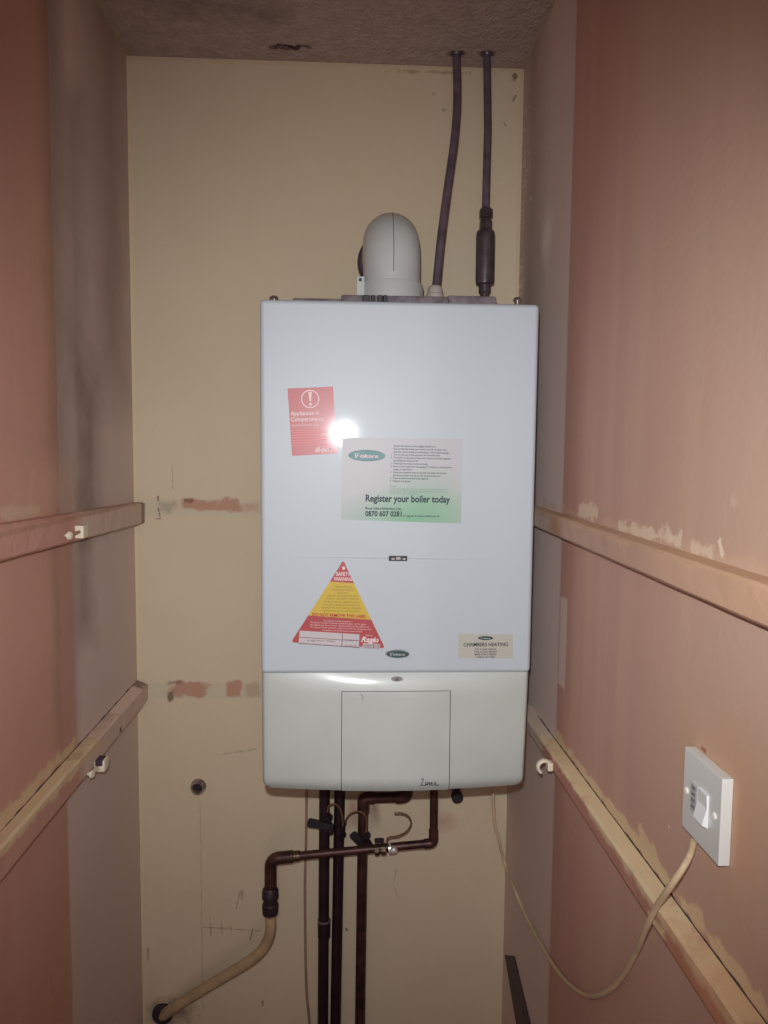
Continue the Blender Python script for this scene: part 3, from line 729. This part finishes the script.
add_lathe(bm, lo, ax, [(f(285), .011), (f(284), .0165), (f(280), .0175), (f(236), .0175), (f(232), .0165), (f(229), .011), (f(229), .004)], 28)
obj('cylinder', bm, M_pipeg2, t, True, label='fat cylindrical damper fitting')
bm = bmesh.new(); add_lathe(bm, lo, ax, [(f(230), .009), (f(229), .0125), (f(222), .0125), (f(220.5), .0095), (f(219), .0095), (f(218), .013), (f(210), .013), (f(208), .0085)], 6)
obj('compression_nut', bm, M_pipeg2, t)
lz = lo.copy(); lz.z = zt-.002
bm = bmesh.new(); add_tube(bm, [lz, lo+ax*(12/95)], .0085, 18); add_lathe(bm, lo, ax, [(f(294), .0085), (f(292), .0115), (f(288), .0115), (f(285), .0115), (f(284.5), .0085)], 20)
obj('neck', bm, M_pipeg2, t, True)

# ------------------------------------------------------------------ pipes below the boiler
def lab_pipe(nm, lbl, loc, cat='pipe'): return thing(nm, lbl, cat, loc)
Yv = 1.445; zu = zj+.02                                             # pipes run up behind the lower cover
def vpipe(nm, lbl, x_top, x_bot, r_, m):
    a = at(x_top, 800, Yv); b = at(x_bot, 1024, Yv); d = b-a
    top_ = a-d*((zb+.02-a.z)/-d.z); bt = a+d*((a.z-.0)/-d.z)
    t = thing(nm, lbl, 'pipe', tuple(bt))
    bm = bmesh.new(); add_tube(bm, [top_, a, b, bt+Vector((0, 0, .0005))], r_, 20); obj('pipe', bm, m, t, True)
    return t, a, b
p1, a1, b1 = vpipe('copper_pipe', 'dark vertical copper pipe below the boiler, leftmost of the thick pipes', 324.5, 322.8, .0108, M_cud)
p2, a2, b2 = vpipe('copper_pipe', 'middle of the three thick dark vertical copper pipes below the boiler', 339.5, 335.5, .0108, M_cud)
Yh = 1.425
bm = bmesh.new(); q = at(324, 927, Yv)                               # joint on the first
add_lathe(bm, q+Vector((0, 0, -.022)), (0, 0, 1), [(0, .0108), (.002, .0128), (.036, .0128), (.038, .0108)], 22); jt_ = obj('soldered_joint', bm, M_cud, p1, True)
bm = bmesh.new(); add_lathe(bm, q+Vector((0, 0, .012)), (0, 0, 1), [(0, .0112), (.001, .0134), (.003, .0136), (.004, .0112)], 22); obj('solder_ring', bm, mat('solder', (140, 128, 132), .35, metal=.5), p1, True)
# valve 1 (left, black lever)
def valve(parent, px, py, h, rr, Y=Yv, m=M_blk):
    bm = bmesh.new(); q = at(px, py, Y)
    add_lathe(bm, q+Vector((0, 0, -h/2)), (0, 0, 1), [(0, rr*.85), (h*.08, rr*1.05), (h*.25, rr*1.05), (h*.3, rr*.85), (h*.5, rr*.95), (h*.7, rr*.85), (h*.75, rr*1.08), (h*.95, rr*1.08), (h, rr*.85)], 8)
    return obj('valve_body', bm, m, parent, True)
def lever(parent, p0, p1_, w, th=.006, m=M_blk):
    d = (p1_-p0); dn = d.normalized(); s = dn.cross(Vector((0, 1, 0))).normalized()
    bm = bmesh.new()
    prof = [p0+s*w*.35, p0+d*.35+s*w*.42, p0+d*.9+s*w*.55, p1_+s*w*.4, p1_-s*w*.4, p0+d*.9-s*w*.55, p0+d*.35-s*w*.42, p0-s*w*.35]
    add_prism(bm, prof, (0, th, 0)); bmesh.ops.bevel(bm, geom=bm.edges[:], offset=.001, segments=1, affect='EDGES')
    return obj('lever', bm, m, parent, label='black lever')
vb1 = valve(p1, 326, 823, .034, .0125)
bm = bmesh.new(); q = at(330, 823, Yh-.01); add_lathe(bm, at(331, 826, Yv), (0, -1, 0), [(0, .007), (.02, .007), (.021, .0045), (.028, .0045), (.029, .003)], 6); obj('valve_stem', bm, M_cud, p1)
lever(p1, at(333, 828, Yh-.006), at(307.5, 823, Yh-.006), .0165)
valve(p2, 340, 829, .034, .012, m=M_cud)
bm = bmesh.new(); add_tube(bm, smooth_path([at(327.5, 812, Yh-.01), at(329, 806, Yh-.014), at(334, 804, Yh-.016), at(339, 807, Yh-.014), at(342, 815, Yh-.01), at(343, 826, Yh-.004)], 6), .0017, 8)
obj('tie_wire', bm, M_wire, p2, True, label='thin curled brown wire')
# third vertical with a dog-leg to the right
a = at(362, 880, Yv); b = at(360, 1024, Yv); d = b-a; bt = a+d*(a.z/-d.z); el_c = at(363.5, 798, Yv)
p3 = thing('copper_pipe', 'rightmost thick vertical copper pipe, bent sharply right just under the boiler', 'pipe', tuple(bt))
h2 = at(407, 797, Yv-.01)
up = Vector((h2.x, h2.y, zb+.02))
bm = bmesh.new(); add_tube(bm, round_path([bt+Vector((0, 0, .0005)), b, a, el_c, h2, up], .014, 8), .0105, 20); obj('pipe', bm, M_cu, p3, True)
bm = bmesh.new()
add_tube(bm, round_path([at(363.3, 812, Yv), el_c, at(374, 797.6, Yv)], .017, 8), .0125, 20)
add_tube(bm, round_path([at(396, 797.6, Yv-.006), h2, Vector((h2.x, h2.y, zb+.012))], .014, 8), .0122, 20)
obj('elbow_fitting', bm, M_cu, p3, True)
valve(p3, 364, 841, .034, .0125)
bm = bmesh.new(); add_lathe(bm, at(365.5, 838, Yv), (.25, -1, 0), [(0, .006), (.018, .006), (.02, .008), (.026, .008)], 6); obj('valve_stem', bm, M_cud, p3)
lever(p3, at(364, 848, Yh-.006), at(352, 834, Yh-.008), .015)
bm = bmesh.new(); add_tube(bm, smooth_path([at(345, 822, Yh-.002), at(349, 815, Yh-.01), at(357, 811.5, Yh-.014), at(364, 814, Yh-.016), at(367, 822, Yh-.014), at(365.5, 832, Yh-.008)], 6), .0017, 8)
obj('tie_wire', bm, M_wire, p3, True, label='thin curled brown wire')
# filling pipe: down, across in front, down to a coupling
Yc = 1.398
top_ = at(433.5, 790, Yc); top_.z = zb+.02
k1, k2, k3 = at(433.5, 843, Yc), at(270.5, 858.5, Yc), at(270.5, 893, Yc)
cp = thing('crossing_pipe', 'thin copper pipe crossing in front of the three vertical pipes, elbowed both ends', 'pipe', tuple(k3))
bm = bmesh.new(); add_tube(bm, round_path([top_, k1, k2, k3], .016, 10), .0080, 18); obj('pipe', bm, M_cu, cp, True)
bm = bmesh.new(); add_tube(bm, round_path([at(292, 856.4, Yc), k2, at(270.5, 886, Yc)], .022, 10), [.0118]*24, 20) if False else add_tube(bm, round_path([at(290, 856.7, Yc), k2, at(270.5, 886, Yc)], .022, 10), .0118, 20)
obj('left_elbow', bm, M_cu, cp, True)
bm = bmesh.new(); add_tube(bm, round_path([at(433.5, 830, Yc), k1, at(424, 844, Yc)], .012, 8), .0095, 18)
obj('right_elbow', bm, M_cu, cp, True)
dirc = (k2-k1).normalized()
bm = bmesh.new()
q = at(299, 855.8, Yc); add_lathe(bm, q-dirc*.003, dirc, [(0, .008), (.001, .0098), (.014, .0102), (.016, .0122), (.019, .0122), (.02, .009)], 20)
obj('reducer', bm, M_brass, cp, True)
bm = bmesh.new(); q = at(386, 848.6, Yc); add_lathe(bm, q, dirc, [(0, .0095), (.001, .0115), (.009, .0115), (.010, .0085), (.013, .0085), (.014, .0112), (.022, .0112), (.023, .009)], 8)
obj('valve_body', bm, M_brass, cp)
bm = bmesh.new(); q = at(397, 847.6, Yc); add_lathe(bm, q, dirc, [(0, .007), (.001, .0092), (.008, .0098), (.009, .0075), (.011, .0075), (.0115, .0105), (.017, .0105), (.0175, .008)], 14)
add_lathe(bm, at(393.5, 847.6, Yc), (0, -1, 0), [(0, .0075), (.010, .0075), (.0135, .0058), (.015, .002)], 14)
obj('nickel_nut', bm, M_nick, cp, True, label='bright nickel nut')
bm = bmesh.new(); add_tube(bm, [at(382, 847, Yc), at(381.5, 841, Yc-.008)], .003, 10); obj('valve_stem', bm, M_brass, cp)
lever(cp, at(384, 840.5, Yc-.012), at(374.5, 841.5, Yc-.012), .0085, .005)
bm = bmesh.new(); add_tube(bm, smooth_path([at(388.5, 846, Yc-.006), at(387, 840, Yc-.01), at(390, 837.2, Yc-.012), at(398, 836, Yc-.014), at(407, 831, Yc-.016), at(411, 823, Yc-.018), at(408, 816, Yc-.018), at(401, 813, Yc-.018), at(394, 813.2, Yc-.018)], 6), .0018, 8)
obj('tie_wire', bm, M_wire, cp, True, label='curled brown wire hooked over the pipe')
# coupling + cream pipe
ov = thing('overflow_pipe', 'cream plastic pipe curving down-left into the back wall from a dark coupling', 'pipe', tuple(at(269, 936, Yc)))
bm = bmesh.new(); q = at(270.3, 914, Yc); hh = (at(270.3, 887, Yc)-q).length
add_lathe(bm, q, (0, 0, 1), [(0, .0115), (.002, .0155), (hh*.36, .0165), (hh*.42, .0135), (hh*.56, .0135), (hh*.62, .0165), (hh*.9, .0160), (hh*.98, .0125), (hh, .0122)], 10)
obj('coupling', bm, mat('black_coupling', (50, 36, 44), .5, var=.2), ov, True, label='dark compression coupling')
bm = bmesh.new()
add_tube(bm, smooth_path([at(270.3, 916, Yc), at(270.5, 930, Yc), at(266, 944, Yc+.004), at(255, 957, Yc+.012), at(235, 970, Yc+.022), at(210, 985, Yc+.034), at(186, 1000, Yc+.048), at(170, 1010.5, Yc+.064), at(163, 1015, D-.001)], 8), .0108, 20)
obj('plastic_pipe', bm, M_cream, ov, True)
bm = bmesh.new(); q = at(163, 1013, D); add_lathe(bm, (q.x, D-.0005, q.z), (0, -1, 0), [(0, .022), (.006, .021), (.009, .017), (.009, .0125)], 22)
obj('wall_grommet', bm, mat('dark_grommet', (48, 36, 44), .6), ov, True, label='dark ring where the pipe enters the wall')
# stub
bm = bmesh.new(); q = at(457, 796, 1.44)
t = thing('capped_pipe_stub', 'short dark capped pipe end just under the boiler, right of the crossing pipe', 'pipe', (q.x, D, q.z))
add_tube(bm, round_path([Vector((q.x, q.y, zb+.02)), Vector((q.x, q.y, q.z+.001)), Vector((q.x, D-.001, q.z+.001))], .008, 6), .0075, 16); obj('pipe', bm, M_cud, t, True)
bm = bmesh.new(); add_lathe(bm, (q.x, q.y+.004, q.z-.001), (0, -1, 0), [(0, .0118), (.010, .0118), (.013, .010), (.014, .004)], 20); obj('cap', bm, M_blk, t, True)
# hole with a sleeve in the back wall
q = at(198.5, 786, D); t = thing('pipe_sleeve', 'stub of grey pipe sleeve around a dark hole in the back wall', 'pipe sleeve', (q.x, D, q.z))
bm = bmesh.new(); n = 28
prof = [(0, .0155), (-.010, .0145), (-.012, .0135), (-.012, .0105), (-.001, .0100)]
rings = [[bm.verts.new((q.x+rr*math.cos(2*PI*k/n), D-.0005+dd, q.z+rr*math.sin(2*PI*k/n))) for k in range(n)] for dd, rr in prof]
for i in range(4):
    for k in range(n): bm.faces.new((rings[i][k], rings[i][(k+1) % n], rings[i+1][(k+1) % n], rings[i+1][k]))
obj('sleeve', bm, mat('sleeve_grey', (168, 150, 134), .5, col2=(104, 84, 80), vscale=70), t, True)
bm = bmesh.new(); add_lathe(bm, (q.x, D-.0004, q.z), (0, -1, 0), [(0, .0104), (.0012, .0104)], 24); obj('bore', bm, M_blk, t, label='dark hole of the sleeve')
# thin cable down the back wall
pts = [at(307, 788, D-.004), at(306.2, 830, D-.004), at(305, 880, D-.004), at(305.3, 940, D-.004), at(306.5, 990, D-.004), at(309.5, 1024, D-.004)]
pts[0].z = zb+.02; pts.append(Vector((pts[-1].x+.006, D-.004, .2))); pts.append(Vector((pts[-1].x, D-.004, .001)))
bm = bmesh.new(); add_tube(bm, smooth_path(pts, 8), .0028, 10)
tag(obj('thin_cable', bm, M_thin, None, True), 'thin pinkish cable running straight down back wall left of copper pipes', 'cable')

# ------------------------------------------------------------------ switch and its cable
y0_, y1_ = .0, .0
n1 = atx(723, 781, XR-.0105); f1 = atx(686, 746, XR-.0105); n2 = atx(717.5, 866, XR-.0105); f2 = atx(680.5, 824, XR-.0105)
sy0, sy1, sz1, sz0 = (n1.y+n2.y)/2, (f1.y+f2.y)/2, (n1.z+f1.z)/2, (n2.z+f2.z)/2
sc_ = Vector((XR, (sy0+sy1)/2, (sz0+sz1)/2)); w_, h_ = (sy1-sy0)/2, (sz1-sz0)/2
sw = thing('fused_switch', 'white fused spur switch plate on the right wall with cable below', 'switch', tuple(sc_))
xf = XR-.0105
bm = bmesh.new(); add_box(bm, (xf, sy0, sz0), (XR-.0002, sy1, sz1), .0010, 2); obj('face_plate', bm, M_sw, sw, True, weighted=True)
cyz = lambda u, v: (sc_.y-u*w_, sc_.z+v*h_)                        # u towards camera, v up; both -1..1
def sbox(u0, u1, v0, v1, p, q_, bev=.0005):
    bm = bmesh.new(); a = cyz(u1, v0); b = cyz(u0, v1); add_box(bm, (xf-q_, min(a[0], b[0]), a[1]), (xf+p, max(a[0], b[0]), b[1]), bev, 2); return bm
obj('fuse_carrier', sbox(-.50, -.14, -.36, .34, .001, .0016), mat('fuse_grey', (186, 188, 186), .4), sw)
bm = bmesh.new()
for k in range(4):
    a = cyz(-.42, -.26+k*.15); b = cyz(-.22, -.17+k*.15); add_box(bm, (xf-.0020, min(a[0], b[0]), a[1]), (xf-.0012, max(a[0], b[0]), b[1]))
fi = obj('fuse_marking', bm, mat('marking_grey', (128, 128, 130), .6), sw)
bm = bmesh.new()                                                    # rocker
a = cyz(-.08, 0)[0]; b = cyz(.40, 0)[0]; zr0, zr1 = sc_.z-.42*h_, sc_.z+.36*h_
add_prism(bm, [(xf+.0005, a, zr0), (xf-.0055, a, zr0+.003), (xf-.0015, a, sc_.z+.002), (xf-.0022, a, zr1), (xf+.0005, a, zr1)], (0, b-a, 0))
obj('rocker', bm, mat('rocker_white', (232, 236, 234), .3, coat=.4), sw)
for u in (-.78, .72):
    q = cyz(u, -.02 if u < 0 else 0.03)
    bm = bmesh.new(); add_lathe(bm, (xf, q[0], q[1]), (-1, 0, 0), [(0, .0032), (.0012, .0032), (.0018, .0018)], 14); obj('screw', bm, mat('screw_cap', (240, 236, 222), .35), sw)
cpts = [at(491, 786, 1.40), at(493.5, 810, 1.40), at(499, 840, 1.405), at(505.5, 866, 1.41)]
cpts[0].z = zb+.02
for x, y, X in ((513.5, 887, .314), (524, 912, .322), (540, 943, .3255), (560, 974, .3262), (578, 991, .3262), (592, 996.5, .3262), (607, 991.5, .3262), (622, 977, .3255), (636, 952, .317), (647, 926, .3055), (657, 906, .3045), (670, 887, .3045), (683, 868, .313), (690, 855, .322), (694, 841, .3235)):
    cpts.append(atx(x, y, X))
bm = bmesh.new(); add_tube(bm, smooth_path(cpts, 8), .0031, 12)
tag(obj('power_cable', bm, M_cable, None, True), 'cream power cable looping from boiler underside up to the wall switch', 'cable')

# ------------------------------------------------------------------ cable clips on the battens
def clip(lbl, base, side, s=1.0, style='hook'):
    """plastic saddle clip: nail block on the batten face and an open hook"""
    t = thing('cable_clip', lbl, 'clip', tuple(base))
    sx = -side
    if style == 'saddle':
        bm = bmesh.new(); add_box(bm, base+Vector((-.0004, -.012, -.010)), base+Vector((.012, .010, .009)), .0015, 2); obj('block', bm, M_clip, t)
        bm = bmesh.new(); add_lathe(bm, base+Vector((0, -.050, -.001)), (sx, -.3, 0), [(0, .002), (.006, .002), (.0062, .0062), (.009, .0056), (.0100, .002)], 14)
        obj('nail', bm, M_clip, t, label='pale round nail head')
        bm = bmesh.new(); add_tube(bm, [base+Vector((sx*.004, -.050, -.001)), base+Vector((sx*.006, -.010, .0))], .0026, 8); obj('arm', bm, mat('clip_copper', (190, 140, 112), .5), t)
    else:
        bm = bmesh.new(); ring = []
        for k in range(15):
            a = math.radians(-60+270*k/14)
            ring.append(base+Vector((sx*(.012+.0095*math.cos(a)), .0, -.004+.0095*math.sin(a))))
        add_tube(bm, ring, .0028, 8)
        for v in bm.verts: v.co.y = base.y+(v.co.y-base.y)*2.0
        obj('hook', bm, M_clip, t)
        bm = bmesh.new(); add_box(bm, base+Vector((-.0003 if sx > 0 else -.008, -.007, -.009)), base+Vector((.008 if sx > 0 else .0003, .007, .004)), .0015, 2); obj('block', bm, M_clip, t)
    return t
clip('small white nailed cable clip on upper left batten', atx(78, 531, XLb), -1, .9, 'saddle')
t = thing('cable_clip', 'white cable clip with dark screw under lower left batten', 'clip', tuple(atx(96, 764, XLb)))
b = atx(96, 764, XLb)
bm = bmesh.new(); add_box(bm, b+Vector((-.0004, -.010, -.010)), b+Vector((.017, .014, .009)), .003, 2); obj('block', bm, M_clip, t, True)
bm = bmesh.new(); add_tube(bm, [b+Vector((.006, -.008, -.002)), b+Vector((.005, -.034, .0))], .0032, 8); add_lathe(bm, b+Vector((-.0002, -.036, .0)), (1, -.3, 0), [(0, .003), (.006, .003), (.0065, .0062), (.009, .005)], 12); obj('nail', bm, M_clip, t)
bm = bmesh.new(); add_box(bm, b+Vector((.002, -.0115, .0005)), b+Vector((.0135, .010, .0105)), .0015, 2); obj('screw', bm, mat('clip_dark', (62, 44, 66), .5), t, label='dark screw')
t = clip('open white plastic cable hook on lower right batten beside the boiler', atx(552, 764, XRb), 1)
# chipped plaster hanging at the ceiling
M_chip = mat('chipped_plaster', (128, 108, 104), .9, col2=(60, 44, 48), vscale=120)
bm = bmesh.new(); random.seed(3)
for k in range(9):
    x = -.145+.006*k+random.uniform(-.002, .002); y = 1.431+random.uniform(-.004, .004); s = random.uniform(.003, .006)
    t_ = bmesh.new(); bmesh.ops.create_icosphere(t_, subdivisions=2, radius=s)
    for v in t_.verts: v.co *= random.uniform(.7, 1.2)
    for v in t_.verts: v.co = Vector((v.co.x*1.3+x, v.co.y+y, v.co.z*.5+CEIL-.001))
    join(bm, t_)
tag(obj('plaster_chip', bm, M_chip), 'broken ragged patch of plaster on the ceiling near back wall', 'plaster damage')

# ------------------------------------------------------------------ light: the phone's flash, and a warm world fill
def light(nm, typ, loc, energy, col, **k):
    d = bpy.data.lights.new(nm, typ); d.energy = energy; d.color = col
    for a, b in k.items(): setattr(d, a, b)
    o = bpy.data.objects.new(nm, d); C.objects.link(o); o.location = loc; return o
fo = light('flash', 'SPOT', (-.014, .0, H+.055), 36, (.96, .98, 1.0), spot_size=math.radians(90), spot_blend=1.0, shadow_soft_size=.006)
fo.rotation_euler = Vector(at(395, 540, 1.2)-fo.location).to_track_quat('-Z', 'Y').to_euler()
# warm fill standing for the room behind comes in through the open doorway as the world's soft light
w = bpy.data.worlds.new('world'); bpy.context.scene.world = w; w.use_nodes = True
w.node_tree.nodes['Background'].inputs['Color'].default_value = (1.0, .80, .80, 1); w.node_tree.nodes['Background'].inputs['Strength'].default_value = .8
vs = bpy.context.scene.view_settings
vs.view_transform = 'Standard'; vs.look = 'None'; vs.gamma = 1; vs.use_curve_mapping = False; vs.exposure = 0
